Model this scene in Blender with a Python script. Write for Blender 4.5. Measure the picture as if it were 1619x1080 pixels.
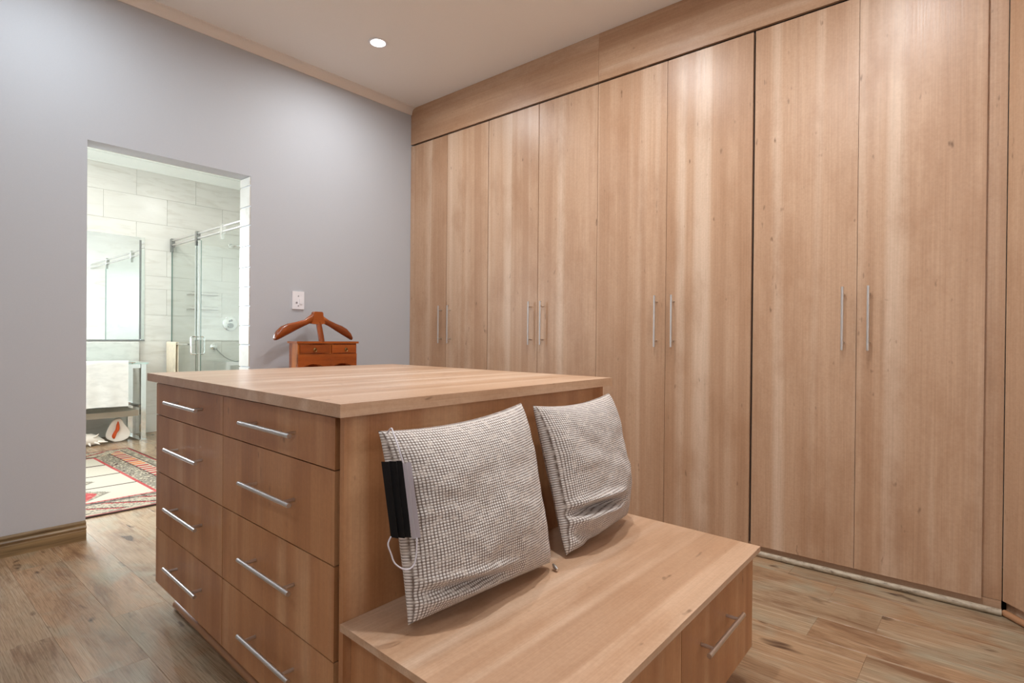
import bpy, bmesh, math, random
from mathutils import Vector, Matrix, noise
random.seed(7)
for o in list(bpy.data.objects): bpy.data.objects.remove(o)
S = bpy.context.scene
COL = S.collection
PI = math.pi

# ------------------------------------------------------------------ camera, world, light, exposure
cam_d = bpy.data.cameras.new('camera'); cam = bpy.data.objects.new('camera', cam_d); COL.objects.link(cam)
CP = Vector((3.6118, -2.9386, 1.0743)); YAW, PITCH, ROLL = math.radians(130.4978), math.radians(-.273), math.radians(.5059)
fw = Vector((math.cos(YAW)*math.cos(PITCH), math.sin(YAW)*math.cos(PITCH), math.sin(PITCH)))
rt = Vector((math.sin(YAW), -math.cos(YAW), 0)); up = rt.cross(fw)
r2 = math.cos(ROLL)*rt + math.sin(ROLL)*up; u2 = -math.sin(ROLL)*rt + math.cos(ROLL)*up
cam.matrix_world = Matrix(((r2.x, u2.x, -fw.x, CP.x), (r2.y, u2.y, -fw.y, CP.y), (r2.z, u2.z, -fw.z, CP.z), (0, 0, 0, 1)))
cam_d.sensor_width = 36; cam_d.lens = 886.015/1619*36; cam_d.clip_start = .02
S.camera = cam
S.view_settings.view_transform = 'Standard'; S.view_settings.look = 'None'
S.view_settings.gamma = 1; S.view_settings.use_curve_mapping = False
S.view_settings.exposure = 0.08
W = bpy.data.worlds.new('world'); S.world = W; W.use_nodes = True
W.node_tree.nodes['Background'].inputs[0].default_value = (.80, .90, 1, 1)
W.node_tree.nodes['Background'].inputs[1].default_value = 1.6

def area(name, loc, target, sx, sy, power, col, spread=180, shape='RECTANGLE'):
    d = bpy.data.lights.new(name, 'AREA'); d.shape = shape; d.size = sx; d.size_y = sy; d.energy = power; d.color = col
    d.spread = math.radians(spread)
    o = bpy.data.objects.new(name, d); COL.objects.link(o); o.location = loc
    o.rotation_euler = (Vector(target)-Vector(loc)).to_track_quat('-Z', 'Y').to_euler()
    return o
area('bathroom_window_daylight', (-1.75, -3.55, 1.5), (-1.75, 0, 1.45), 2.3, 1.5, 58, (.93, .98, 1))
area('bathroom_far_window_daylight', (-5.2, -2.30, 2.05), (.5, -2.0, 0), 1.7, 1.5, 880, (.86, .93, 1))
DOWN = [(.65, -.80), (2.05, -.86), (3.3, -.95), (2.86, -1.75), (.62, -2.38), (3.9, -4.0), (-2.3, -1.5), (-1.2, -.1)]  # last three are unseen lamps, added to lift the ambient light
DPOW = [10, 13, 13.5, 21, 9.5, 17, 24, 16]
LCOL = [(.96, .98, 1)]*4+[(.84, .93, 1), (.90, .95, 1), (1, .99, .96), (1, .99, .96)]
CEIL = 2.94

# ------------------------------------------------------------------ material helpers
def mat(name, col=(.8, .8, .8), rough=.5, metal=0, spec=.5):
    m = bpy.data.materials.new(name); m.use_nodes = True
    b = m.node_tree.nodes['Principled BSDF']
    b.inputs['Base Color'].default_value = (*col, 1); b.inputs['Roughness'].default_value = rough
    b.inputs['Metallic'].default_value = metal; b.inputs['Specular IOR Level'].default_value = spec
    return m
def srgb(r, g, b):
    f = lambda c: (c/255/12.92) if c/255 <= .04045 else ((c/255+.055)/1.055)**2.4
    return (f(r), f(g), f(b))
class NT:
    def __init__(s, m): s.m = m; s.t = m.node_tree; s.n = s.t.nodes; s.b = s.n['Principled BSDF']
    def new(s, typ, **k):
        n = s.n.new(typ)
        for a, v in k.items():
            if a in n.inputs: n.inputs[a].default_value = v
            else: setattr(n, a, v)
        return n
    def link(s, a, b): s.t.links.new(a, b)
    def coords(s, scale=(1, 1, 1), rnd=3.0, kind='Object'):
        tc = s.new('ShaderNodeTexCoord'); oi = s.new('ShaderNodeObjectInfo')
        mp = s.new('ShaderNodeMapping'); mp.inputs['Scale'].default_value = scale
        v = s.new('ShaderNodeVectorMath', operation='MULTIPLY_ADD'); v.inputs[1].default_value = (1, 1, 1)
        c = s.new('ShaderNodeCombineXYZ'); mu = s.new('ShaderNodeMath', operation='MULTIPLY'); mu.inputs[1].default_value = rnd
        s.link(oi.outputs['Random'], mu.inputs[0])
        for i in range(3): s.link(mu.outputs[0], c.inputs[i])
        s.link(tc.outputs[kind], v.inputs[0]); s.link(c.outputs[0], v.inputs[2]); s.link(v.outputs[0], mp.inputs[0])
        return mp.outputs[0]
    def noise(s, vec, scale, detail=2, rough=.5, dist=0):
        n = s.new('ShaderNodeTexNoise', Scale=scale, Detail=detail, Roughness=rough, Distortion=dist)
        s.link(vec, n.inputs['Vector']); return n.outputs['Fac']
    def ramp(s, fac, stops):
        r = s.new('ShaderNodeValToRGB'); e = r.color_ramp.elements
        while len(e) < len(stops): e.new(.5)
        for x, (p, c) in zip(e, stops): x.position = p; x.color = (*c, 1) if len(c) == 3 else c
        s.link(fac, r.inputs[0]); return r.outputs[0]
    def mix(s, a, b, fac, mode='MIX'):
        m = s.new('ShaderNodeMix', data_type='RGBA', blend_type=mode)
        for k, v in ((6, a), (7, b)):
            if isinstance(v, tuple): m.inputs[k].default_value = (*v, 1)
            else: s.link(v, m.inputs[k])
        if isinstance(fac, float): m.inputs[0].default_value = fac
        else: s.link(fac, m.inputs[0])
        return m.outputs[2]
    def bump(s, h, strength, dist=.001):
        b = s.new('ShaderNodeBump', Strength=strength, Distance=dist); s.link(h, b.inputs['Height'])
        s.link(b.outputs[0], s.b.inputs['Normal'])
    def map01(s, fac, a, b):
        m = s.new('ShaderNodeMapRange'); m.inputs[1].default_value = a; m.inputs[2].default_value = b
        s.link(fac, m.inputs[0]); return m.outputs[0]

def laminate(name, axis, base, light, dark, rough=.36, rnd=7.0):
    m = mat(name, base, rough); N = NT(m)
    st = [1, 1, 1]; st[axis] = .03
    s1 = [1, 1, 1]; s1[axis] = .012
    sf = [1, 1, 1]; sf[axis] = .012
    sk = [1, 1, 1]; sk[axis] = .35
    sc = [1, 1, 1]; sc[axis] = .4
    broad = N.noise(N.coords(tuple(st), rnd), 7, 2, .5)
    stave = N.noise(N.coords(tuple(s1), rnd), 10, 1, .4)
    fine = N.noise(N.coords(tuple(sf), rnd), 230, 2, .6)
    mid = N.noise(N.coords(tuple(s1), rnd), 55, 2, .6)
    cloud = N.noise(N.coords(tuple(sc), rnd), 5, 4, .65)
    fleck = N.noise(N.coords(tuple(sk), rnd), 30, 2, .6)
    half = tuple(a_*.6+b_*.4 for a_, b_ in zip(base, dark))
    speck = N.noise(N.coords((1, 1, 1) if axis != 9 else (1, 1, 1), rnd), 95, 3, .7)
    c = N.ramp(broad, [(.32, half), (.47, base), (.56, base), (.78, light)])
    c = N.mix(c, light, N.map01(stave, .575, .70))
    c = N.mix(c, half, N.map01(stave, .44, .38))
    c2 = N.mix(c, dark, N.map01(cloud, .46, .88))
    c2 = N.mix(c2, N.ramp(mid, [(.35, (.955, .945, .935)), (.6, (1, 1, 1))]), .8, 'MULTIPLY')
    c2 = N.mix(c2, N.ramp(speck, [(.35, (.93, .91, .89)), (.62, (1.0, 1.0, 1.0))]), 1.0, 'MULTIPLY')
    c3 = N.mix(c2, tuple(x*.5 for x in dark), N.map01(fleck, .70, .80))
    g = N.ramp(fine, [(.35, (.88, .865, .85)), (.62, (1, 1, 1))])
    c4 = N.mix(c3, g, .75, 'MULTIPLY')
    N.link(c4, N.b.inputs['Base Color'])
    r = N.new('ShaderNodeMapRange'); r.inputs[3].default_value = rough-.06; r.inputs[4].default_value = rough+.10
    N.link(fine, r.inputs[0]); N.link(r.outputs[0], N.b.inputs['Roughness'])
    N.bump(fine, .30, .0006)
    return m
MB_, ML_, MD_ = srgb(200, 164, 134), srgb(218, 190, 165), srgb(172, 130, 97)
WZ = laminate('maple_laminate_vertical', 2, MB_, ML_, MD_)
WX = laminate('maple_laminate_lengthwise', 0, MB_, ML_, MD_)
WY = laminate('maple_laminate_crosswise', 1, MB_, ML_, MD_, .30)

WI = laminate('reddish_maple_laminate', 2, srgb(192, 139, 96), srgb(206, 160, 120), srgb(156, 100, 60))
def floor_mat(name):
    m = mat(name, (.3, .2, .14), .27); N = NT(m)
    a = N.noise(N.coords((.35, 1, 1), 31), 6, 5, .68, .8)
    a2 = N.noise(N.coords((.6, 1, 1), 17), 4.5, 3, .6, .5)
    b = N.noise(N.coords((.05, 1, 1), 31), 40, 3, .65)
    f = N.noise(N.coords((.03, 1, 1), 31), 330, 2, .6)
    k = N.noise(N.coords((.45, 1, 1), 31), 13, 2, .5, .3)
    oi = N.new('ShaderNodeObjectInfo')
    tone = N.ramp(oi.outputs['Random'], [(0, srgb(168, 134, 102)), (.35, srgb(176, 150, 120)), (.65, srgb(160, 134, 106)), (1, srgb(186, 148, 112))])
    c = N.mix(tone, srgb(128, 94, 68), N.map01(a, .46, .70))
    c = N.mix(c, srgb(164, 152, 128), N.map01(a2, .49, .70))
    c = N.mix(c, srgb(196, 174, 146), N.map01(b, .54, .84))
    c = N.mix(c, srgb(82, 58, 42), N.map01(k, .65, .74))
    g = N.ramp(f, [(.34, (.66, .64, .60)), (.58, (1, 1, 1))])
    N.link(N.mix(c, g, .9, 'MULTIPLY'), N.b.inputs['Base Color'])
    N.bump(f, .35, .0008)
    return m
FLOORM = floor_mat('vinyl_oak_plank')
def paint(name, col, rough=.6, bump=.08):
    m = mat(name, col, rough, spec=.3); N = NT(m)
    n = N.noise(N.coords((1, 1, 1), 0), 260, 3, .6)
    big = N.noise(N.coords((1, 1, 1), 0), 3, 2, .5)
    g = N.ramp(n, [(.3, (.965, .965, .965)), (.7, (1, 1, 1))])
    N.link(N.mix(col, g, 1.0, 'MULTIPLY'), N.b.inputs['Base Color'])
    N.bump(n, bump, .001)
    return m
WALLM = paint('grey_lilac_wall_paint', srgb(191, 194, 199))
PALE = paint('pale_bounce_wall_paint', srgb(240, 239, 240))  # whitened tone for the out-of-view walls, chosen to bounce neutral light
CEILM = paint('warm_white_ceiling_paint', srgb(247, 244, 240))
CORNM = paint('cornice_paint', srgb(236, 228, 220), .5, .03)
BWALL = paint('bathroom_plaster', srgb(222, 222, 214))
BCEIL = paint('bathroom_ceiling_paint', srgb(236, 238, 232))
def tile_mat(name, base, vein):
    m = mat(name, base, .22); N = NT(m)
    a = N.noise(N.coords((1, .18, 1), 9), 14, 4, .6, 1.2)
    b = N.noise(N.coords((1, .3, 1), 9), 4, 3, .6, .5)
    c = N.mix(base, vein, N.map01(a, .50, .78)); c = N.mix(c, tuple(x*.94 for x in base), N.map01(b, .45, .7))
    N.link(c, N.b.inputs['Base Color']); N.bump(a, .1, .001)
    return m
TILE = tile_mat('streaked_wall_tile', srgb(214, 212, 205), srgb(194, 189, 179))
GROUT = mat('tile_grout', srgb(196, 192, 182), .8)
BLACK = mat('painted_gap_shade_black', (.012, .008, .006), .7)  # painted shade: black stands in for the darkness inside gaps
STEEL = mat('brushed_steel', (.68, .66, .64), .33, 1)
CHROME = mat('polished_chrome', (.84, .86, .86), .08, 1)
DCHROME = mat('chrome_clamp_dark', (.30, .31, .31), .2, 1)
PLASTIC = mat('white_switch_plastic', srgb(240, 240, 244), .35)
GREYP = mat('grey_plastic', srgb(150, 150, 155), .4)
TOWEL = None
def towel_mat(name, col):
    m = mat(name, col, .95, spec=.1); N = NT(m)
    n = N.noise(N.coords((1, 1, 1), 2), 320, 3, .7); w = N.noise(N.coords((1, .35, 1), 2), 22, 2, .5, 1)
    N.link(N.mix(col, tuple(x*.86 for x in col), N.map01(w, .45, .75)), N.b.inputs['Base Color'])
    N.bump(n, .6, .003); m.node_tree.nodes['Principled BSDF'].inputs['Sheen Weight'].default_value = .2
    return m
TOWW = towel_mat('white_terry', srgb(240, 238, 232)); TOWG = towel_mat('grey_terry', srgb(212, 212, 205)); TOWC = towel_mat('cream_terry', srgb(240, 226, 200))
def glass_mat(name, tint):
    m = bpy.data.materials.new(name); m.use_nodes = True; t = m.node_tree; t.nodes.clear()
    o = t.nodes.new('ShaderNodeOutputMaterial'); mx = t.nodes.new('ShaderNodeMixShader')
    tr = t.nodes.new('ShaderNodeBsdfTransparent'); gl = t.nodes.new('ShaderNodeBsdfGlossy'); lw = t.nodes.new('ShaderNodeLayerWeight')
    pw = t.nodes.new('ShaderNodeMath'); pw.operation = 'POWER'; pw.inputs[1].default_value = 4
    ma = t.nodes.new('ShaderNodeMath'); ma.operation = 'MULTIPLY_ADD'; ma.inputs[1].default_value = .5; ma.inputs[2].default_value = .03
    tr.inputs[0].default_value = (*tint, 1); gl.inputs['Roughness'].default_value = .01; lw.inputs[0].default_value = .5
    t.links.new(lw.outputs['Facing'], pw.inputs[0]); t.links.new(pw.outputs[0], ma.inputs[0]); t.links.new(ma.outputs[0], mx.inputs[0])
    t.links.new(tr.outputs[0], mx.inputs[1]); t.links.new(gl.outputs[0], mx.inputs[2])
    t.links.new(mx.outputs[0], o.inputs[0]); return m
GLASS = glass_mat('shower_glass_green', (.945, .972, .962)); WGLASS = glass_mat('window_glass', (.97, .98, .98))
GEDGE = mat('green_glass_edge', srgb(70, 110, 100), .15)
MIRROR = mat('silvered_mirror', (.86, .90, .90), .01, 1)

# ------------------------------------------------------------------ object helpers
def tag(o, label=None, cat=None, group=None, kind=None):
    if label: o['label'] = label
    if cat: o['category'] = cat
    if group: o['group'] = group
    if kind: o['kind'] = kind
    return o
def thing(name, loc, label, cat, group=None):
    o = bpy.data.objects.new(name, None); COL.objects.link(o); o.location = loc; o.empty_display_size = .05
    return tag(o, label, cat, group)
def wloc(o):
    v = Vector((0, 0, 0))
    while o: v = v + Vector(o.location); o = o.parent
    return v
def fin(name, bm, m, parent=None, loc=None, smooth=False, bevel=0, seg=2, ang=35):
    """bm in world coordinates; object origin at loc (world)"""
    if bevel:
        es = [e for e in bm.edges if len(e.link_faces) == 2 and e.calc_face_angle(0) > .5]
        bmesh.ops.bevel(bm, geom=es, offset=bevel, segments=seg, affect='EDGES', profile=.6)
    bmesh.ops.recalc_face_normals(bm, faces=bm.faces)
    if loc is None:
        if bm.verts:
            xs = [v.co for v in bm.verts]
            loc = Vector([(min(c[i] for c in xs)+max(c[i] for c in xs))/2 for i in range(3)])
        else: loc = Vector((0, 0, 0))
    loc = Vector(loc)
    bmesh.ops.translate(bm, vec=-loc, verts=bm.verts)
    me = bpy.data.meshes.new(name); bm.to_mesh(me); bm.free()
    ms = m if isinstance(m, (list, tuple)) else [m]
    for q in ms: me.materials.append(q)
    if smooth:
        for p in me.polygons: p.use_smooth = True
        if smooth == 'auto':
            try: me.set_sharp_from_angle(angle=math.radians(ang))
            except Exception: pass
    o = bpy.data.objects.new(name, me); COL.objects.link(o)
    if parent: o.parent = parent; o.location = loc-wloc(parent)
    else: o.location = loc
    return o
def newbm(): return bmesh.new()
def hexa(bm, P):
    v = [bm.verts.new(p) for p in P]
    for f in ((0, 3, 2, 1), (4, 5, 6, 7), (0, 1, 5, 4), (1, 2, 6, 5), (2, 3, 7, 6), (3, 0, 4, 7)): bm.faces.new([v[i] for i in f])
    return v
ID = lambda a, b, c: Vector((a, b, c))
def bx(bm, x0, x1, y0, y1, z0, z1, T=ID):
    return hexa(bm, [T(x0, y0, z0), T(x1, y0, z0), T(x1, y1, z0), T(x0, y1, z0), T(x0, y0, z1), T(x1, y0, z1), T(x1, y1, z1), T(x0, y1, z1)])
def box(name, x0, x1, y0, y1, z0, z1, m, parent=None, bevel=.0012, T=ID, **k):
    b = newbm(); bx(b, x0, x1, y0, y1, z0, z1, T); return fin(name, b, m, parent, bevel=bevel, **k)
def tube(bm, pts, r, n=12, cap=True, flat=1.0):
    """swept tube through world points, r may be list"""
    pts = [Vector(p) for p in pts]; rings = []
    prev = None
    for i, p in enumerate(pts):
        d = (pts[min(i+1, len(pts)-1)]-pts[max(i-1, 0)]).normalized()
        if prev is None:
            a = Vector((0, 0, 1)) if abs(d.z) < .9 else Vector((1, 0, 0))
            s = d.cross(a).normalized()
        else:
            s = (prev-d*prev.dot(d)).normalized()
        prev = s; t = d.cross(s)
        rr = r[i] if isinstance(r, (list, tuple)) else r
        rings.append([bm.verts.new(p+s*math.cos(2*PI*k/n)*rr+t*math.sin(2*PI*k/n)*rr*flat) for k in range(n)])
    for a, b in zip(rings, rings[1:]):
        for k in range(n): bm.faces.new((a[k], a[(k+1) % n], b[(k+1) % n], b[k]))
    if cap: bm.faces.new(rings[0][::-1]); bm.faces.new(rings[-1])
def lathe(bm, prof, n=28, T=ID):
    rings = []
    for r, z in prof:
        rings.append([bm.verts.new(T(r*math.cos(2*PI*k/n), r*math.sin(2*PI*k/n), z)) for k in range(n)] if r > 1e-6 else [bm.verts.new(T(0, 0, z))])
    for a, b in zip(rings, rings[1:]):
        for k in range(n):
            k2 = (k+1) % n
            if len(a) == 1 and len(b) == 1: continue
            if len(a) == 1: bm.faces.new((a[0], b[k], b[k2]))
            elif len(b) == 1: bm.faces.new((a[k], a[k2], b[0]))
            else: bm.faces.new((a[k], a[k2], b[k2], b[k]))
def extrude(bm, prof, fn0, fn1):
    """closed profile [(a,b)] extruded between fn0(a,b) and fn1(a,b)"""
    A = [bm.verts.new(fn0(*p)) for p in prof]; B = [bm.verts.new(fn1(*p)) for p in prof]; n = len(prof)
    for i in range(n): bm.faces.new((A[i], A[(i+1) % n], B[(i+1) % n], B[i]))
    bm.faces.new(A[::-1]); bm.faces.new(B)
def mind(o, **k): return o

# ------------------------------------------------------------------ setting: dressing room shell
WT = .138; DY0, DY1, DZ = -2.152, -1.298, 2.10
b = newbm()
bx(b, -WT+.01, 0, -4.6, DY0, 0, 3.0); bx(b, -WT+.01, 0, DY1, .6, 0, 3.0); bx(b, -WT+.01, 0, DY0, DY1, DZ, 3.0)
wall_left = tag(fin('wall_left', b, WALLM), 'lilac-grey painted wall with an open doorway to the bathroom', kind='structure')
tag(box('wall_back', -.14, 4.9, .62, .76, 0, 3.0, WALLM, bevel=0), kind='structure')
tag(box('wall_front', -.14, 4.9, -4.74, -4.6, 0, 3.0, PALE, bevel=0), kind='structure')
tag(box('wall_right', 4.75, 4.89, -4.6, .62, 0, 3.0, PALE, bevel=0), kind='structure')
tag(box('ceiling', 0, 4.75, -4.6, .62, CEIL, CEIL+.08, CEILM, bevel=0), kind='structure')

# floor: sub-floor slab and individual planks
fl = tag(box('floor', -3.6, 4.8, -4.7, .7, -.06, -.004, mat('subfloor', srgb(70, 55, 45), .9), bevel=0), 'wood-look plank floor, brown and grey oak', kind='structure')
PLM = {}
def plank(x0, x1, y0, y1):
    L = round(x1-x0, 3)
    if L < .04: return
    if L not in PLM:
        b = newbm(); bx(b, -L/2+.0002, L/2-.0002, -.0898, .0898, -.004, 0)
        es = [e for e in b.edges if e.verts[0].co.z > -.001 and e.verts[1].co.z > -.001]
        bmesh.ops.bevel(b, geom=es, offset=.0004, segments=1, affect='EDGES'); bmesh.ops.recalc_face_normals(b, faces=b.faces)
        me = bpy.data.meshes.new('plank'); b.to_mesh(me); b.free(); me.materials.append(FLOORM); PLM[L] = me
    o = bpy.data.objects.new('plank', PLM[L]); COL.objects.link(o); o.parent = fl
    o.location = Vector(((x0+x1)/2, (y0+y1)/2, 0))-Vector(fl.location)
PW, PL = .18, 1.22
rows = 0
y = .04
rr = random.Random(5)
while y > -4.5:
    off = rr.choice([0, .405, .81, .2, .61, 1.0])
    x = 4.74
    first = PL-off if off else PL
    x1 = x; x0 = x-first
    xmin = -3.5 if -2.9 < y-PW/2 < .1 else 0
    while x1 > xmin+.02:
        plank(max(x0, xmin), x1, y-PW, y); x1 = x0; x0 = x1-PL
    y -= PW

# baseboards (profiled skirting) on the left wall
SK = mat('stained_skirting_wood', srgb(128, 104, 72), .38); N_ = NT(SK)
a_ = N_.noise(N_.coords((1, .06, 1), 3), 30, 3, .6)
N_.link(N_.ramp(a_, [(.35, srgb(92, 72, 46)), (.6, srgb(150, 126, 90))]), N_.b.inputs['Base Color'])
prof = [(0, 0), (.020, 0), (.020, .052), (.0165, .056), (.0165, .060), (.022, .063), (.024, .070), (.020, .077), (.013, .080), (.013, .084), (.016, .087), (.015, .093), (.008, .098), (0, .100)]
def skirting(name, y0, y1):
    b = newbm(); extrude(b, prof, lambda p, q: Vector((p, y0, q)), lambda p, q: Vector((p, y1, q)))
    return tag(fin(name, b, SK), kind='structure')
skirting('baseboard_left', -4.6, DY0); skirting('baseboard_left.001', DY1, -.0)
# cove cornice on the left wall
cz = .055
cp = [(0, 0), (.004, -.002)]+[(.052-.046*math.cos(t), -.002+.048*math.sin(t)) for t in [i*PI/2/6 for i in range(7)]]
cp = [(0, 2.888), (.007, 2.888), (.010, 2.893)]+[(.010+.040*(1-math.cos(i*PI/2/6)), 2.893+.042*math.sin(i*PI/2/6)) for i in range(1, 7)]+[(.054, 2.935), (.055, 2.9405), (0, 2.9405)]
b = newbm(); extrude(b, cp, lambda p, q: Vector((p, -4.6, q)), lambda p, q: Vector((p, -.0005, q)))
tag(fin('trim_1', b, CORNM, smooth='auto'), 'beige cove cornice between wall and ceiling', kind='structure')

# jamb tiles of the doorway (children of the left wall)
jz = [0, .137, .274, .411, .548, .685, .878, 1.021, 1.144, 1.271, 1.394, 1.52, 1.656, 1.787, 1.909, 2.041, 2.10]
for z0, z1 in zip(jz, jz[1:]):
    box('jamb_tile', -WT+.0, -.002, DY1-.007, DY1, z0+.004, z1-.004, TILE, wall_left, .0012)

# ------------------------------------------------------------------ setting: bathroom
BX, BY0, BY1, BZ = -3.5, -3.4, .6, 3.0
b = newbm()
WY0, WY1, WZ0, WZ1 = -2.80, -1.72, 1.05, 2.3
bx(b, BX-.14, BX, BY0-.14, WY0, 0, 3.1); bx(b, BX-.14, BX, WY1, BY1+.14, 0, 3.1); bx(b, BX-.14, BX, WY0, WY1, 0, WZ0); bx(b, BX-.14, BX, WY0, WY1, WZ1, 3.1)
wf = tag(fin('wall_bathroom_far', b, GROUT), 'bathroom wall of large pale streaked tiles', kind='structure')
zr = [0, .29, .58, .87, 1.015, 1.305, 1.45, 1.74, 2.03, 2.32, 2.61, 2.90]
zr = [0, .29, .58, .87, 1.015, 1.305, 1.595, 1.74, 2.03, 2.32, 2.61, 2.905]
for i, (z0, z1) in enumerate(zip(zr, zr[1:])):
    yy = BY0 - (.3 if i % 2 else 0) + .048
    while yy < BY1:
        a, c = max(yy, BY0), min(yy+.6, BY1)
        if c > WY0 and a < WY1 and z1 > WZ0+.03 and z0 < WZ1:
            a = max(a, WY1) if c > WY1 else a
            if c <= WY1: c = min(c, WY0)
        if c-a > .03: box('tile', BX-.002, BX+.006, a+.0012, c-.0012, z0+.0012, z1-.0012, TILE, wf, .001)
        yy += .6
b = newbm(); bx(b, -WT, -WT+.0098, BY0, DY0, 0, 3.0); bx(b, -WT, -WT+.0098, DY1, BY1, 0, 3.0); bx(b, -WT, -WT+.0098, DY0, DY1, DZ, 3.0)
tag(fin('wall_bathroom_near', b, TILE), kind='structure')
tag(box('wall_bathroom_right', BX-.14, -WT, BY1, BY1+.14, 0, 3.1, TILE, bevel=0), kind='structure')
b = newbm()
bx(b, BX-.14, -2.9, BY0-.14, BY0, 0, 3.1); bx(b, -.6, -WT, BY0-.14, BY0, 0, 3.1); bx(b, -2.9, -.6, BY0-.14, BY0, 0, .75); bx(b, -2.9, -.6, BY0-.14, BY0, 2.25, 3.1)
tag(fin('wall_bathroom_left', b, BWALL), kind='structure')
w = tag(bpy.data.objects.new('window_1', None), kind='structure'); COL.objects.link(w); w.location = (-1.75, -3.47, .75)
b = newbm()
for x0, x1, z0, z1 in ((-2.9, -2.84, .75, 2.25), (-.66, -.6, .75, 2.25), (-1.78, -1.72, .75, 2.25), (-2.9, -.6, .75, .81), (-2.9, -.6, 2.19, 2.25)): bx(b, x0, x1, -3.49, -3.44, z0, z1)
fin('window_frame', b, PLASTIC, w)
box('pane', -2.84, -1.78, -3.467, -3.462, .81, 2.19, WGLASS, w, 0); box('pane', -1.72, -.66, -3.467, -3.462, .81, 2.19, WGLASS, w, 0)
w = tag(bpy.data.objects.new('window_2', None), kind='structure'); COL.objects.link(w); w.location = (-3.57, -2.26, WZ0)
b = newbm()
for a_, c_, z0, z1 in ((WY0, WY0+.05, WZ0, WZ1), (WY1-.05, WY1, WZ0, WZ1), (WY0, WY1, WZ0, WZ0+.05), (WY0, WY1, WZ1-.05, WZ1)): bx(b, -3.59, -3.54, a_, c_, z0, z1)
fin('window_frame', b, PLASTIC, w); box('pane', -3.568, -3.563, WY0+.05, WY1-.05, WZ0+.05, WZ1-.05, WGLASS, w, 0)
tag(box('ceiling_bathroom', BX-.14, -WT, BY0-.14, BY1+.14, BZ, BZ+.1, BCEIL, bevel=0), kind='structure')
b = newbm()
cpb = [(0, 2.89), (.012, 2.89), (.012, 2.905), (.03, 2.92), (.06, 2.95), (.075, 2.975), (.09, 2.98), (.09, 3.001), (0, 3.001)]
extrude(b, cpb, lambda p, q: Vector((BX+p, BY0, q)), lambda p, q: Vector((BX+p, BY1, q)))
tag(fin('trim_2', b, BCEIL, smooth='auto'), 'white stepped cornice above the tiled bathroom wall', kind='structure')

# ------------------------------------------------------------------ wardrobes
def handle_v(parent, x, z0, z1, yb=-.035, r=.006, T=ID, face=0.0):
    b = newbm(); tube(b, [T(x, yb, z0), T(x, yb, z1)], r, 14)
    for z in (z0+.035, z1-.035): tube(b, [T(x, yb+.002, z), T(x, face-.0005, z)], .0048, 10)
    return fin('handle', b, STEEL, parent, smooth='auto')
ZB, ZT = .0475, 2.632
edges = [.003, .435, .8675, 1.3219, 1.7778, 2.2282, 2.6934, 3.1496, 3.593]
gaps = [0, .0017, .0027, .0026, .0015, .0012, .0060, .0010, 0]
hl = [(.397, .508), (1.286, 1.392), (2.189, 2.286), (3.104, 3.206)]
hx = []
wl = ['tall maple two-door wardrobe unit against the grey wall, leftmost of the run',
      'tall maple two-door wardrobe unit, second from the grey wall',
      'tall maple two-door wardrobe unit, third from the grey wall, left of the wide black gap',
      'tall maple two-door wardrobe unit right of the wide black gap, beside the corner cupboard']
for u in range(4):
    x0, xm, x1 = edges[2*u], edges[2*u+1], edges[2*u+2]
    g0, gm, g1 = gaps[2*u], gaps[2*u+1], gaps[2*u+2]
    t = thing('wardrobe', ((x0+x1)/2, .3, 0), wl[u], 'wardrobe', 'built-in wardrobe run')
    xa = x0+(.0 if u == 0 else .0008); xb = x1-.0008 if u < 3 else 3.655
    b = newbm()
    bx(b, xa, xa+.018, .021, .60, .0, 2.64); bx(b, xb-.018 if u < 3 else 3.592, xb, .021 if u < 3 else .019, .60, 0 if u < 3 else .051, 2.64)
    bx(b, xa+.018, xb-.018, .021, .60, .05, .068); bx(b, xa+.018, xb-.018, .021, .60, 2.62, 2.64)
    bx(b, xa+.018, xb-.018, .585, .60, .068, 2.62)
    fin('carcass', b, WZ, t)
    box('plinth', xa+.001, (xb-.001) if u < 3 else 3.654, .016, .0205, .001, .0495, WX, t, 0)
    box('painted_door_gap_shade', xa+.001, (xb if u < 3 else 3.590)-.001, .0190, .0205, .056, 2.639, BLACK, t, 0)  # black sheet paints the shade seen between the doors
    for k, (a, c) in enumerate(((x0+g0, xm-gm), (xm+gm, x1-g1))):
        d = box('door', a, c, 0, .0185, ZB, ZT, WZ, t, .001)
        hxx = hl[u][k]
        c_x = xm-.051 if k == 0 else xm+.049
        handle_v(d, c_x, 1.036, 1.324)
# fascia boards over the wardrobes
pf = thing('wardrobe_fascia', (1.8, .01, 2.79), 'long maple fascia filling the space between wardrobe doors and ceiling', 'fascia')
box('board', .0005, 1.7775, 0, .018, 2.647, 2.939, WX, pf, .0006); box('board', 1.7785, 3.668, 0, .018, 2.647, 2.939, WX, pf, .0006)
box('shade_backing_strip', .02, 3.65, .0185, .03, 2.6425, 2.938, BLACK, pf, 0)  # black colour paints the shade in the gap above the doors
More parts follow.
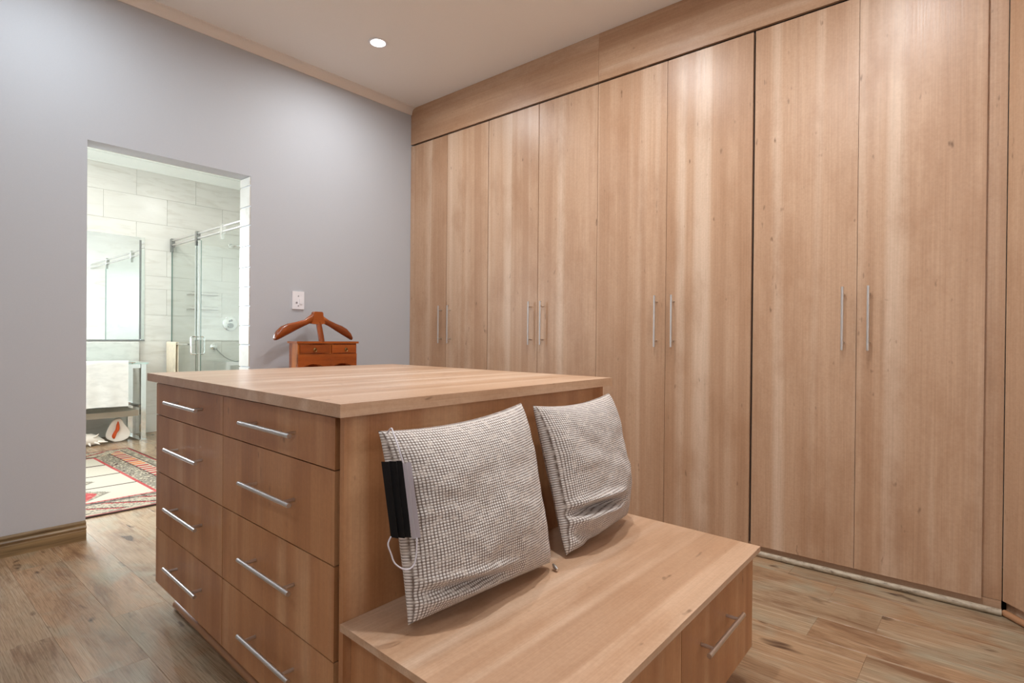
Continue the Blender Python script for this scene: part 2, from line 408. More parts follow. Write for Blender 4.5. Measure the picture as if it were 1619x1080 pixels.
# floor bead in front of the plinths
BEAD = mat('worn_pale_bead', srgb(206, 192, 172), .5); N_ = NT(BEAD)
a_ = N_.noise(N_.coords((.35, 1, 1), 3), 60, 4, .7)
N_.link(N_.ramp(a_, [(.32, srgb(100, 84, 66)), (.44, srgb(166, 150, 128)), (.7, srgb(196, 182, 160))]), N_.b.inputs['Base Color'])
def bead(name, p0, p1, r, m, kind='structure', parent=None):
    p0, p1 = Vector(p0), Vector(p1); n = 24; b = newbm(); pts = []; rs = []
    for i in range(n+1):
        q = p0.lerp(p1, i/n); pts.append(q); rs.append(r*(1+.06*noise.noise(q*9)))
    tube(b, pts, rs, 12); o = fin(name, b, m, parent, smooth='auto')
    if kind: tag(o, kind=kind)
    return o
tag(bead('trim_3', (.02, -.012, .0135), (3.655, -.010, .0135), .0135, BEAD), 'pale worn rounded bead along the floor under the wardrobe doors')

# corner wardrobe at an angle
cd = Vector((.669, -.743, 0)).normalized(); cn = Vector((-cd.y, cd.x, 0)); cn = -cn  # cn points into the room
C0 = Vector((3.656, .016, 0))
TC = lambda a, n, z: C0+cd*a+cn*n+Vector((0, 0, z))
if (TC(0, 1, 0)-C0).dot(Vector((-1, -1, 0))) < 0: cn = -cn
t = thing('corner_wardrobe', TC(.5, -.2, 0), 'maple corner wardrobe set at an angle at the right edge of the photo', 'wardrobe')
b = newbm(); bx(b, 0, 1.10, -.30, -.022, .06, 2.64, TC); fin('carcass', b, WZ, t)
box('plinth', .04, 1.10, -.035, -.02, .001, .06, WX, t, 0, T=TC)
box('filler_strip', -.004, .04, -.06, -.0215, .002, 2.939, WZ, t, 0, T=TC)
d1 = box('door', .0012, .585, -.020, -.0015, .052, 2.634, WZ, t, .001, T=TC); handle_v(d1, .53, 1.036, 1.324, T=lambda x, y, z: TC(x, -y, z), face=.0015)
d2 = box('door', .589, 1.095, -.020, -.0015, .052, 2.634, WZ, t, .001, T=TC); handle_v(d2, .64, 1.036, 1.324, T=lambda x, y, z: TC(x, -y, z), face=.0015)
box('fascia', 0, 1.10, -.020, -.0015, 2.647, 2.939, WX, t, .0006, T=TC)
BEADO = mat('orange_floor_bead', srgb(168, 122, 86), .45)
bead('trim_4', TC(.02, .008, .0135), TC(1.08, .008, .0135), .0135, BEADO)

# ------------------------------------------------------------------ drawer island
NX, NY, AU, AV, LU, LV, TH, UR, UM, UL, Z1, Z2, Z3, ZBO, HB, BXX, BV0, BV1, PE, VR = (2.51316, -2.23806, 3.10347, 1.59535, 1.462, 1.22988, .0306, .05514, .72825, 1.41009, .76385, .54051, .31632, .1005, .42414, -.58041, .0124, 1.18322, .0164, 1.18228)
HI = .925
UV_, VV_ = Vector((math.cos(AU), math.sin(AU), 0)), Vector((math.cos(AV), math.sin(AV), 0)); OO = Vector((NX, NY, 0))
TI = lambda u, v, z: OO+UV_*u+VV_*v+Vector((0, 0, z))
UV1 = LV-.02
isl = thing('drawer_island', TI(.73, .6, 0), 'freestanding brown wood-grain island chest with two columns of four drawers', 'cabinet')
slab = box('island_worktop', 0, LU, 0, LV, HI-TH, HI, WY, bevel=.0012, T=TI)
tag(slab, 'square overhanging maple top lying on the drawer island', 'worktop')
b = newbm()
VB = 1.185
bx(b, PE+.018, UL, .040, VB-.018, ZBO+.004, HI-TH-.0005, TI)
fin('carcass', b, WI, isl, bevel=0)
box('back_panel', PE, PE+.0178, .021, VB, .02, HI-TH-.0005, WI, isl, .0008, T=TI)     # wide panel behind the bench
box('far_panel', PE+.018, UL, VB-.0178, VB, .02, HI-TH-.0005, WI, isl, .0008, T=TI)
b = newbm()
bx(b, .10, UL-.07, .085, VB-.05, .001, ZBO+.003, TI); fin('plinth', b, WX, isl)
b = newbm(); bx(b, PE+.018, UL, .0388, .0398, ZBO, HI-TH-.004, TI); fin('painted_drawer_gap_shade', b, BLACK, isl)  # black sheet behind the drawer fronts, shade painted into their gaps
b = newbm(); tube(b, [TI(UL-.075, .075, .016), TI(.10, .075, .016)], .016, 12)
tag(fin('floor_bead', b, BEADO, isl, smooth='auto'), 'rounded bead along the foot of the plinth')
zt = [HI-TH-.006, Z1, Z2, Z3, ZBO]
hz = [.8295, .658, .440, .2225]
cols = [(UM+.0015, UL, .868, 1.193), (UR, UM-.0015, .212, .520)]
for ci, (u0, u1, h0, h1) in enumerate(cols):
    for r_ in range(4):
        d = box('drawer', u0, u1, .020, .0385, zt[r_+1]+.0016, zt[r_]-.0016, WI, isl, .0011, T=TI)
        b = newbm(); z = hz[r_]
        tube(b, [TI(h0, -.015, z), TI(h1, -.015, z)], .0062, 14)
        for uu in (h0+.04, h1-.04): tube(b, [TI(uu, -.013, z), TI(uu, .0195, z)], .005, 10)
        fin('handle', b, STEEL, d, smooth='auto')

# bench attached to the island
bn = thing('storage_bench', TI(-.28, .6, 0), 'low maple bench with a drawer front, built against the island', 'bench')
box('bench_top', BXX, PE-.0008, BV0, BV1, HB-.0165, HB, WY, bn, .001, T=TI)
b = newbm()
bx(b, BXX+.042, PE-.0008, BV0+.03, BV0+.048, .08, HB-.017, TI); bx(b, BXX+.042, PE-.0008, BV1-.048, BV1-.03, .08, HB-.017, TI)
bx(b, BXX+.042, PE-.0008, BV0+.048, BV1-.048, .08, .098, TI); bx(b, BXX+.042, BXX+.044, BV0+.048, BV1-.048, .1, HB-.017, TI)
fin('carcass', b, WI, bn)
box('plinth', BXX+.10, PE-.02, BV0+.10, BV1-.10, .001, .0795, WX, bn, 0, T=TI)
VM = .602
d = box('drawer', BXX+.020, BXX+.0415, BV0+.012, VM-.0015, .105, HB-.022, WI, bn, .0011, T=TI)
def bench_handle(d, v0, v1):
    b = newbm(); uu = BXX+.020-.036; z = .296
    tube(b, [TI(uu, v0, z), TI(uu, v1, z)], .0062, 14)
    for vv in (v0+.04, v1-.04): tube(b, [TI(uu+.002, vv, z), TI(BXX+.0205, vv, z)], .005, 10)
    fin('handle', b, STEEL, d, smooth='auto')
bench_handle(d, .13, .42)
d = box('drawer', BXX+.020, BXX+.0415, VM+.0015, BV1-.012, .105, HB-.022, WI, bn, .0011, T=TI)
bench_handle(d, .690, .965)

# ------------------------------------------------------------------ cushions
def waffle(name):
    m = mat(name, (.5, .45, .4), .95, spec=.1); N = NT(m)
    tc = N.new('ShaderNodeTexCoord'); sp = N.new('ShaderNodeSeparateXYZ'); N.link(tc.outputs['UV'], sp.inputs[0])
    def wave(sock, freq):
        a = N.new('ShaderNodeMath', operation='MULTIPLY'); a.inputs[1].default_value = freq*2*PI; N.link(sock, a.inputs[0])
        s = N.new('ShaderNodeMath', operation='SINE'); N.link(a.outputs[0], s.inputs[0])
        h = N.new('ShaderNodeMath', operation='MULTIPLY_ADD'); h.inputs[1].default_value = .5; h.inputs[2].default_value = .5; N.link(s.outputs[0], h.inputs[0])
        return h.outputs[0]
    n1 = N.noise(tc.outputs['UV'], 26, 3, .6)
    wx, wy = wave(sp.outputs[0], 68), wave(sp.outputs[1], 66)
    p = N.new('ShaderNodeMath', operation='MULTIPLY'); N.link(wx, p.inputs[0]); N.link(wy, p.inputs[1])
    q = N.new('ShaderNodeMath', operation='POWER'); q.inputs[1].default_value = .55; N.link(p.outputs[0], q.inputs[0])
    c = N.ramp(q.outputs[0], [(.06, srgb(112, 97, 88)), (.38, srgb(188, 178, 170)), (.80, srgb(232, 226, 222))])
    c = N.mix(c, srgb(206, 194, 184), N.map01(n1, .50, .72))
    N.link(c, N.b.inputs['Base Color']); N.bump(q.outputs[0], .8, .0018)
    N.b.inputs['Sheen Weight'].default_value = .15
    return m
WAF = waffle('waffle_weave_fabric')
def cushion(name, BL, BR, TL, TR, tf, tb, label, seed, folds=()):
    BL, BR, TL, TR = map(Vector, (BL, BR, TL, TR)); n = 84
    nrm = ((BR-BL).cross(TL-BL)).normalized()
    if nrm.dot(CP-BL) < 0: nrm = -nrm
    b = newbm(); uvl = b.loops.layers.uv.new('UVMap'); grids = []
    for side in (0, 1):
        g = []
        for i in range(n+1):
            row = []
            for j in range(n+1):
                s, t = -1+2*i/n, -1+2*j/n
                s2 = s*(1-.055*(1-t*t)); t2 = t*(1-(.085 if t > 0 else .03)*(1-s*s))
                w = max(0, (1-abs(s)**2.9))*max(0, (1-abs(t)**2.9))
                w = w**.46
                p = (BL*(1-s2)*(1-t2)+BR*(1+s2)*(1-t2)+TL*(1-s2)*(1+t2)+TR*(1+s2)*(1+t2))/4
                wr = noise.noise(Vector((s*1.7+seed, t*1.7, side*5)))*.14+noise.noise(Vector((s*5+seed, t*5, side*5)))*.05
                rad = max(abs(s), abs(t))
                # radial gathers towards the seams
                an = math.atan2(t, s); wr += .05*noise.noise(Vector((math.cos(an)*7+seed, math.sin(an)*7, 2)))*rad**2
                h = w*(1+wr)
                if side == 0:
                    for (s0, t0, s1, t1, dep, wd) in folds:
                        dx, dy = s1-s0, t1-t0; L = math.hypot(dx, dy); k = max(0, min(1, ((s-s0)*dx+(t-t0)*dy)/L/L))
                        dd = math.hypot(s-s0-dx*k, t-t0-dy*k); fade = math.sin(PI*min(1, max(0, k*.9+.05)))
                        h -= dep*math.exp(-(dd/wd)**2)*fade*(w**.5)
                        h += dep*.5*math.exp(-((dd-wd*2)/wd)**2)*fade*(w**.5)
                th = tf if side == 0 else -tb
                row.append(b.verts.new(p+nrm*th*h))
            g.append(row)
        grids.append(g)
        for i in range(n):
            for j in range(n):
                q = [g[i][j], g[i+1][j], g[i+1][j+1], g[i][j+1]]; uv = [(i/n, j/n), ((i+1)/n, j/n), ((i+1)/n, (j+1)/n), (i/n, (j+1)/n)]
                if side: q.reverse(); uv.reverse()
                f = b.faces.new(q)
                for lp, x in zip(f.loops, uv): lp[uvl].uv = x
    bmesh.ops.remove_doubles(b, verts=b.verts, dist=.0004)
    e = thing(name, (BL+BR)/2, label, 'cushion', 'grey waffle cushions on the bench')
    fin('cover', b, WAF, e, smooth=True)
    # piped seam
    return e
pi1 = cushion('cushion', TI(-.136, .092, HB+.020), TI(-.168, .585, HB+.016), TI(-.045, .072, .862), TI(-.032, .612, .880), .098, .050,
        'grey waffle-weave cushion nearer the drawers, with a face mask hung on its corner', 3.1,
        [(-1, -.70, .25, -.86, .30, .05), (-.9, .2, -.2, .1, .04, .12)])
pi2 = cushion('cushion', TI(-.168, .670, HB+.012), TI(-.130, 1.118, HB+.016), TI(-.040, .662, .868), TI(-.030, 1.150, .872), .092, .048,
        'grey waffle-weave cushion farther along the bench, with a deep crease near its bottom', 8.4,
        [(-1.05, -.50, .35, -.62, .55, .055), (-.95, -.74, -.35, -1, .3, .07), (-.8, .5, -.1, .2, .04, .12)])
b = newbm(); c0 = TI(-.185, .582, HB+.010)
tube(b, [c0+Vector((-.006, .006, .004)), c0+Vector((.004, 0, 0)), c0+Vector((.016, -.004, -.003))], [.003, .006, .0045], 10)
fin('zip_pull', b, STEEL, pi1, smooth='auto')

# ------------------------------------------------------------------ face mask on the cushion corner
TIM = lambda u, v, z: TI(u-.014, v-.010, z)
MBLK = mat('black_mask_fabric', (.012, .011, .012), .75); MWHT = mat('white_mask_lining', srgb(206, 200, 206), .8)
mk = thing('face_mask', TIM(-.13, .07, .64), 'black and white folded face mask hanging by its ear loop from the cushion corner', 'mask')
TM = lambda v, z, u=-.142: TIM(u, v, z)
b = newbm()
L0 = [(.029, .816), (.056, .648)]; 
def strip(b, cols, nz, d):
    G = []
    for k in range(nz+1):
        t = k/nz; G.append([b.verts.new(TIM(u, v0+(v1-v0)*t, z0+(z1-z0)*t)) for (v0, z0, v1, z1, u) in cols])
    for a, c in zip(G, G[1:]):
        for i in range(len(cols)-1): b.faces.new((a[i], a[i+1], c[i+1], c[i]))
    r = bmesh.ops.solidify(b, geom=b.faces[:], thickness=d)
strip(b, [(.029, .815, .056, .649, -.118), (.036, .816, .064, .648, -.134), (.044, .815, .070, .647, -.127), (.052, .815, .077, .646, -.139), (.060, .814, .085, .645, -.132), (.070, .813, .093, .644, -.142)], 8, .003)
fin('mask_panel', b, MBLK, mk)
b = newbm()
strip(b, [(.067, .808, .094, .641, -.143), (.074, .809, .101, .641, -.147), (.079, .809, .106, .640, -.143), (.088, .809, .117, .639, -.146)], 8, .002)
tag(fin('mask_edge', b, MWHT, mk), 'whitish lining strip along the folded edge')
def loop_curve(pts, r, name):
    P = [Vector(p) for p in pts]; out = []
    for i in range(len(P)-1):
        p0, p1, p2, p3 = P[max(i-1, 0)], P[i], P[i+1], P[min(i+2, len(P)-1)]
        for k in range(6):
            t = k/6; out.append(.5*((2*p1)+(p2-p0)*t+(2*p0-5*p1+4*p2-p3)*t*t+(3*p1-p0-3*p2+p3)*t**3))
    out.append(P[-1]); b = newbm(); tube(b, out, r, 8); return fin(name, b, MWHT, mk, smooth=True)
loop_curve([TIM(-.052, .092, .858), TIM(-.070, .090, .872), TIM(-.098, .076, .866), TIM(-.130, .066, .840), TIM(-.143, .070, .806)], .0017, 'ear_loop')
loop_curve([TIM(-.128, .049, .655), TIM(-.128, .041, .641), TIM(-.13, .048, .619), TIM(-.135, .055, .598), TIM(-.145, .074, .582), TIM(-.15, .092, .585), TIM(-.15, .101, .604), TIM(-.146, .106, .641)], .0017, 'ear_loop')

# ------------------------------------------------------------------ wall switch, downlights
sw = thing('wall_switch', (.002, -.974, 1.262), 'white switch and socket plate on the grey wall above the valet stand', 'switch')
box('cover_plate', .0003, .008, -1.016, -.930, 1.264, 1.386, PLASTIC, sw, .0025)
box('rocker', .008, .012, -.966, -.946, 1.30, 1.335, PLASTIC, sw, .001)
for yy, zz, rr_ in ((-.973, 1.353, .0045), (-.973, 1.287, .0045), (-.985, 1.308, .007)):
    b = newbm(); lathe(b, [(0, 0), (rr_, 0), (rr_, .0015), (0, .0018)], 14, T=lambda a, c, d, yy=yy, zz=zz: Vector((.008+d, yy+a, zz+c))); fin('screw' if rr_ < .006 else 'socket_hole', b, GREYP, sw)
EM = bpy.data.materials.new('lit_lamp_lens'); EM.use_nodes = True; EM.node_tree.nodes.clear()
e_ = EM.node_tree.nodes.new('ShaderNodeEmission'); e_.inputs[0].default_value = (1, .98, .95, 1); e_.inputs[1].default_value = 14
o_ = EM.node_tree.nodes.new('ShaderNodeOutputMaterial'); EM.node_tree.links.new(e_.outputs[0], o_.inputs[0])
dl_lab = ['round recessed ceiling downlight near the corner of grey wall and wardrobes', 'recessed downlight in front of the middle wardrobe doors, above the frame', 'recessed downlight in front of the right wardrobe doors, above the frame',
          'recessed downlight over the bench, above the frame', 'recessed downlight left of the island, above the frame', 'added unseen fill downlight behind the viewpoint', 'added unseen fill downlight in the middle of the bathroom ceiling', 'added unseen fill downlight over the shower']
for i, ((lx, ly), pw) in enumerate(zip(DOWN, DPOW)):
    CEIL = 2.94 if lx > 0 else 3.0
    t = thing('downlight', (lx, ly, CEIL), dl_lab[i], 'downlight', 'recessed ceiling downlights')
    TT = lambda a, c, d, lx=lx, ly=ly: Vector((lx+a, ly+c, (2.94 if lx > 0 else 3.0)-d))
    b = newbm(); lathe(b, [(.046, -.001), (.058, -.001), (.060, .003), (.056, .006), (.046, .005), (.046, -.001)], 32, TT); fin('trim_ring', b, PLASTIC, t, smooth='auto')
    b = newbm(); lathe(b, [(0, .0055), (.030, .0055), (.046, .003), (.046, .0005), (0, .0005)], 32, TT); fin('lens', b, EM, t, smooth='auto')
    l = area('downlight_beam', (lx, ly, CEIL-.012), (lx, ly, 0), .085, .085, pw, LCOL[i], 172, 'DISK')

# ------------------------------------------------------------------ valet stand
VW = laminate('polished_cherry', 1, srgb(164, 82, 30), srgb(200, 118, 54), srgb(90, 36, 12), .22)
VWZ = laminate('polished_cherry_upright', 2, srgb(164, 82, 30), srgb(200, 118, 54), srgb(90, 36, 12), .22)
BRASS = mat('aged_brass', (.25, .17, .07), .35, 1)
v = thing('valet_stand', (.28, -.95, 0), 'reddish wooden clothes valet with shaped hanger and small two-drawer box', 'valet stand')
Y0, Y1, XB, XF = -1.166, -.731, .242, .350
b = newbm(); bx(b, XB, XF-.004, Y0+.006, Y1-.006, .905, 1.034); bx(b, XB, XF-.012, Y0+.006, Y0+.016, .60, .905); bx(b, XB, XF-.012, Y1-.016, Y1-.006, .60, .905); bx(b, XB, XB+.008, Y0+.016, Y1-.016, .60, .905); bx(b, XB, XF-.012, Y0+.016, Y1-.016, .60, .612); fin('case', b, VWZ, v)
box('case_top', XB-.006, XF+.008, Y0-.004, Y1+.004, 1.034, 1.047, VW, v, .005, smooth='auto')
b = newbm()   # front frame with arched apron
n = 24; ys = [Y0+.006+(Y1-Y0-.012)*i/n for i in range(n+1)]
def arch(yv):
    t = (yv-Y0)/(Y1-Y0); k = (t*2) % 1
    return .868+.034*math.sin(PI*min(1, max(0, (t-.06)/.40)))**.6 if .06 < t < .46 else (.868+.034*math.sin(PI*min(1, max(0, (t-.54)/.40)))**.6 if .54 < t < .94 else .868)
for i in range(n):
    hexa(b, [Vector((XF-.012, ys[i], arch(ys[i]))), Vector((XF, ys[i], arch(ys[i]))), Vector((XF, ys[i+1], arch(ys[i+1]))), Vector((XF-.012, ys[i+1], arch(ys[i+1]))),
             Vector((XF-.012, ys[i], .966)), Vector((XF, ys[i], .966)), Vector((XF, ys[i+1], .966)), Vector((XF-.012, ys[i+1], .966))])
bmesh.ops.remove_doubles(b, verts=b.verts, dist=.0001)
fin('apron', b, VW, v)
for (a, c, pc) in ((-1.148, -.941, -1.049), (-.928, -.751, -.825)):
    d = box('drawer', XF-.004, XF+.006, a, c, .972, 1.025, VW, v, .002)
    b = newbm(); lathe(b, [(0, 0), (.008, 0), (.008, .003), (0, .005)], 14, T=lambda p, q, r, pc=pc: Vector((XF+.006+r, pc+p, .999+q)))
    pts = [Vector((XF+.012, pc+.010*math.sin(2*PI*k/16), .991+.010*math.cos(2*PI*k/16))) for k in range(17)]
    tube(b, pts, .002, 6, cap=False); fin('ring_pull', b, BRASS, d, smooth='auto')
for yy in (Y0+.018, Y1-.018):
    for xx in (XB+.016, XF-.016):
        b = newbm(); tube(b, [(xx, yy, .904), (xx, yy, .6), (xx, yy, .3), (xx, yy, .002)], [.014, .016, .014, .010], 12); fin('leg', b, VWZ, v, smooth='auto')
box('lower_shelf', XB, XF, Y0+.03, Y1-.03, .25, .268, VW, v, .003)
b = newbm(); PX, PY = .225, -.925
PY = -.915
# upright post rising behind the box
tube(b, [(.225, -.915, .004), (.225, -.915, .6), (.222, -.915, 1.0), (.205, -.918, 1.08), (.19, -.925, 1.16), (.186, -.928, 1.20)], [.020, .020, .020, .020, .019, .018], 14, flat=.8)
fin('post', b, VWZ, v, smooth='auto')
# hanger: hub and two arms, sections swept along each arm
HX = .185
b = newbm()
def arm(b, pts):
    # pts: (y, ztop, zbot, halfdepth)
    rings = []
    for (yy, zt_, zb_, hd, xo) in pts:
        m_ = (zt_+zb_)/2; hh = (zt_-zb_)/2
        rings.append([b.verts.new(Vector((HX+xo+hd*math.cos(2*PI*k/14), yy, m_+hh*math.sin(2*PI*k/14)))) for k in range(14)])
    for a, c in zip(rings, rings[1:]):
        for k in range(14): b.faces.new((a[k], a[(k+1) % 14], c[(k+1) % 14], c[k]))
    b.faces.new(rings[0]); b.faces.new(rings[-1][::-1])
yc = -.930
def P_(y, zt_, zb_, hd, xo=0): return (y, zt_, zb_, hd, xo)
arm(b, [P_(-.965, 1.236, 1.166, .014), P_(-.990, 1.216, 1.163, .014), P_(-1.03, 1.188, 1.146, .015, .004), P_(-1.09, 1.172, 1.118, .018, .010), P_(-1.15, 1.160, 1.088, .021, .018), P_(-1.20, 1.140, 1.064, .024, .026), P_(-1.232, 1.112, 1.052, .023, .032), P_(-1.246, 1.085, 1.052, .018, .036), P_(-1.250, 1.070, 1.058, .008, .036)])
fin('hanger_arm', b, VW, v, smooth='auto')
b = newbm()
arm(b, [P_(-.905, 1.236, 1.168, .014), P_(-.885, 1.212, 1.164, .014), P_(-.85, 1.190, 1.148, .015, .004), P_(-.80, 1.168, 1.118, .018, .010), P_(-.76, 1.154, 1.094, .020, .016), P_(-.725, 1.134, 1.074, .021, .022), P_(-.700, 1.106, 1.058, .020, .028), P_(-.690, 1.082, 1.056, .015, .032), P_(-.688, 1.070, 1.060, .007, .032)])
fin('hanger_arm', b, VW, v, smooth='auto')
b = newbm()
hp = [(-.982, 1.164), (-.970, 1.200), (-.968, 1.236), (-.960, 1.244), (-.908, 1.244), (-.900, 1.236), (-.898, 1.200), (-.884, 1.166), (-.910, 1.160), (-.960, 1.160)]
extrude(b, hp, lambda p, q: Vector((HX-.016, p, q)), lambda p, q: Vector((HX+.018, p, q))); fin('hanger_hub', b, VW, v, bevel=.003)

# ------------------------------------------------------------------ shower enclosure
SY = -.6
sh = thing('shower_enclosure', (-2.2, SY, 0), 'frameless shower screen of greenish glass with twin chrome rails', 'shower screen')
for nm, x0, x1, yo in (('fixed_panel', -3.49, -2.66, 0), ('sliding_door', -2.74, -.95, -.020)):
    g = box(nm, x0, x1, SY+yo-.004, SY+yo+.004, .02, 2.075, GLASS, sh, 0)
    box('glass_edge', x0-.0005, x0+.004, SY+yo-.0045, SY+yo+.0045, .02, 2.075, GEDGE, g, 0); box('glass_edge', x1-.004, x1+.0005, SY+yo-.0045, SY+yo+.0045, .02, 2.075, GEDGE, g, 0)
for z in (2.150, 2.098):
    b = newbm(); tube(b, [(-3.49, SY-.012, z), (-.15, SY-.012, z)], .0115, 12); fin('rail', b, STEEL, sh, smooth='auto')
for x in (-3.44, -2.72, -2.10, -1.0):
    b = newbm(); bx(b, x-.022, x+.022, SY-.032, SY+.006, 2.075, 2.170); bx(b, x-.014, x+.014, SY-.034, SY-.006, 2.02, 2.075); fin('clamp', b, DCHROME if x in (-3.44, -2.72) else CHROME, sh, bevel=.004)
for x in (-2.735, -2.665):
    box('seal_strip', x-.010, x+.010, SY-.026, SY-.022 if x != -2.665 else SY-.006, .02, 2.07, CHROME, sh, .001)
def dpull(x):
    b = newbm(); zc = .978; hh = .092; w_ = .055
    for sg in (-1, 1):
        yb = SY-.015+sg*.012; yo = SY-.015+sg*(.012+w_)
        pts = [(x, yb, zc+hh), (x, yo-sg*.015, zc+hh), (x, yo-sg*.004, zc+hh-.006), (x, yo, zc+hh-.02), (x, yo, zc-hh+.02), (x, yo-sg*.004, zc-hh+.006), (x, yo-sg*.015, zc-hh), (x, yb, zc-hh)]
        tube(b, pts, .008, 10)
    fin('pull_handle', b, CHROME, sh, smooth='auto')
dpull(-2.70)
tr = thing('towel_bar', (-3.2, SY-.06, 1.0), 'slim chrome towel bar fixed across the shower glass', 'towel rail')
b = newbm(); tube(b, [(-3.47, SY-.055, .985), (-2.84, SY-.055, .985)], .009, 10)
fin('bar', b, CHROME, tr, smooth='auto')
for x in (-3.42, -2.88):
    b = newbm(); tube(b, [(x, SY-.055, .985), (x, SY-.005, .985)], .008, 8); fin('bracket', b, CHROME, tr, smooth='auto')
def towel(name, axis, a0, a1, c, z_top, zf, zb_, m, label, thick=.012, gap=.020, amp=.006, seed=0):
    """cloth over a bar. axis 'x' or 'y' = bar direction; c = other coordinate; front is towards the camera"""
    b = newbm(); n = 26; path = []
    fs = -1 if axis == 'x' else 1      # front side direction in the other axis
    for k in range(15): path.append((fs*gap/2, zf+(z_top-.012-zf)*k/14, 1))
    for k in range(1, 6): t = PI*k/6; path.append((fs*gap/2*math.cos(t), z_top-.012+.012*math.sin(t), .2))
    for k in range(10): path.append((-fs*gap/2, z_top-.012-(z_top-.012-zb_)*k/9, 1))
    G = []
    for i in range(n+1):
        a = a0+(a1-a0)*i/n; row = []
        for (d, z, fr) in path:
            hang = (z_top-z)/max(.05, z_top-zf)
            dd = d+amp*hang*math.sin(i*.9+seed+z*3)*fr*(1 if d*fs > 0 else -.3)*fs
            zz = z+.006*noise.noise(Vector((a*5+seed, z*2, 0)))*(1 if hang > .9 else 0)
            row.append(b.verts.new(Vector((a, c+dd, zz)) if axis == 'x' else Vector((c+dd, a, zz))))
        G.append(row)
    for r0, r1 in zip(G, G[1:]):
        for k in range(len(path)-1): b.faces.new((r0[k], r0[k+1], r1[k+1], r1[k]))
    bmesh.ops.recalc_face_normals(b, faces=b.faces)
    bmesh.ops.solidify(b, geom=b.faces[:], thickness=thick*.5)
    return tag(fin(name, b, m, smooth='auto', ang=60), label, 'towel')
towel('hand_towel', 'x', -3.44, -3.16, SY-.055, 1.008, .50, .62, TOWC, 'cream hand towel over the bar on the shower glass', seed=2, gap=.030)

# shower fittings on the far wall
vv_ = thing('shower_mixer', (BX, .043, 1.228), 'round chrome shower mixer plate on the tiled wall', 'shower mixer')
TV = lambda a, c, d: Vector((BX+.006+d, .043+a, 1.228+c))
b = newbm(); lathe(b, [(0, 0), (.088, 0), (.088, .008), (.08, .012), (0, .012)], 32, TV); fin('plate', b, CHROME, vv_, smooth='auto')
b = newbm(); lathe(b, [(.0, .012), (.032, .012), (.030, .05), (0, .055)], 24, T=lambda a, c, d: Vector((BX+.006+d, .040+a, 1.205+c))); fin('knob', b, DCHROME, vv_, smooth='auto')
b = newbm(); lathe(b, [(.0, .012), (.014, .012), (.014, .045), (0, .048)], 16, T=lambda a, c, d: Vector((BX+.006+d, .046+a, 1.268+c))); fin('lever', b, DCHROME, vv_, smooth='auto')
hs = thing('shower_hose', (BX, -.147, .95), 'chrome wall outlet with a grey shower hose hanging in a curve', 'shower hose')
b = newbm(); lathe(b, [(0, 0), (.040, 0), (.040, .010), (.022, .016), (.022, .05), (0, .055)], 24, T=lambda a, c, d: Vector((BX+.006+d, -.147+a, .95+c))); fin('outlet', b, CHROME, hs, smooth='auto')
b = newbm(); pts = []
for k in range(25):
    t = k/24; pts.append(Vector((BX+.05+.03*math.sin(PI*t), -.135+.50*t, .93-.60*t*(1-t)*1.15-.0+.02*t)))
tube(b, pts, .0075, 8); fin('hose', b, mat('hose_metal', (.45, .46, .46), .3, 1), hs, smooth='auto')
sa = thing('overhead_shower', (BX, .045, 2.18), 'chrome overhead shower pipe sticking out of the tiles', 'shower head')
b = newbm(); lathe(b, [(0, 0), (.028, 0), (.028, .010), (.012, .014), (0, .014)], 20, T=lambda a, c, d: Vector((BX+.006+d, .045+a, 2.180+c))); fin('flange', b, CHROME, sa, smooth='auto')
b = newbm(); tube(b, [(BX+.015, .045, 2.180), (BX+.06, .06, 2.182), (BX+.10, .14, 2.19), (BX+.14, .30, 2.20)], .011, 10); fin('arm', b, CHROME, sa, smooth='auto')
for z, lab in ((1.555, 'upper thin metal shelf in the shower'), (1.385, 'lower thin metal shelf in the shower')):
    t = thing('shower_shelf', (BX+.07, -.29, z), lab, 'shelf', 'shower shelves')
    b = newbm()
    for xx in (.02, .06, .10, .14): tube(b, [(BX+xx, -.44, z), (BX+xx, -.155, z)], .0035, 6)
    fin('wire_rack', b, STEEL, t, smooth='auto')
    b = newbm(); tube(b, [(BX+.008, -.44, z+.002), (BX+.15, -.44, z+.002), (BX+.15, -.155, z+.002), (BX+.008, -.155, z+.002)], .006, 8); tube(b, [(BX+.15, -.44, z+.030), (BX+.15, -.155, z+.030)], .005, 8)
    fin('rim', b, STEEL, t, smooth='auto')

# mirror
mr = thing('wall_mirror', (BX, -1.9, 1.03), 'large bathroom mirror with a slanted polished edge, above the towels', 'mirror')
box('glass', BX+.0075, BX+.018, -1.66, -.905, 1.030, 2.150, MIRROR, mr, 0)
b = newbm(); hexa(b, [(BX+.0075, -.905, 1.03), (BX+.018, -.905, 1.03), (BX+.011, -.872, 1.03), (BX+.0075, -.872, 1.03), (BX+.0075, -.905, 2.15), (BX+.018, -.905, 2.15), (BX+.011, -.872, 2.15), (BX+.0075, -.872, 2.15)]); fin('bevelled_edge', b, MIRROR, mr)
box('lower_channel', BX+.007, BX+.024, -1.66, -.872, 1.018, 1.029, DCHROME, mr, .001)

box('bevel_line', BX+.0175, BX+.0192, -.925, -.905, 1.032, 2.12, DCHROME, mr, 0)
for yy, zz, nm in ((-1.05, 1.27, 'white double switch plate on the bathroom side wall, seen in the mirror'), (-.98, 1.27, 'white single switch plate beside the double one, seen in the mirror')):
    t = thing('bathroom_switch', (-WT, yy, zz), nm, 'switch')
    box('cover_plate', -WT-.008, -WT-.0005, yy-(.05 if yy < -1 else -.02), yy+(.05 if yy < -1 else .07), zz-.06, zz+.06, PLASTIC, t, .002)
    box('rocker', -WT-.012, -WT-.008, yy-(.02 if yy < -1 else -.04), yy+(.02 if yy < -1 else .055), zz-.02, zz+.02, PLASTIC, t, .001)
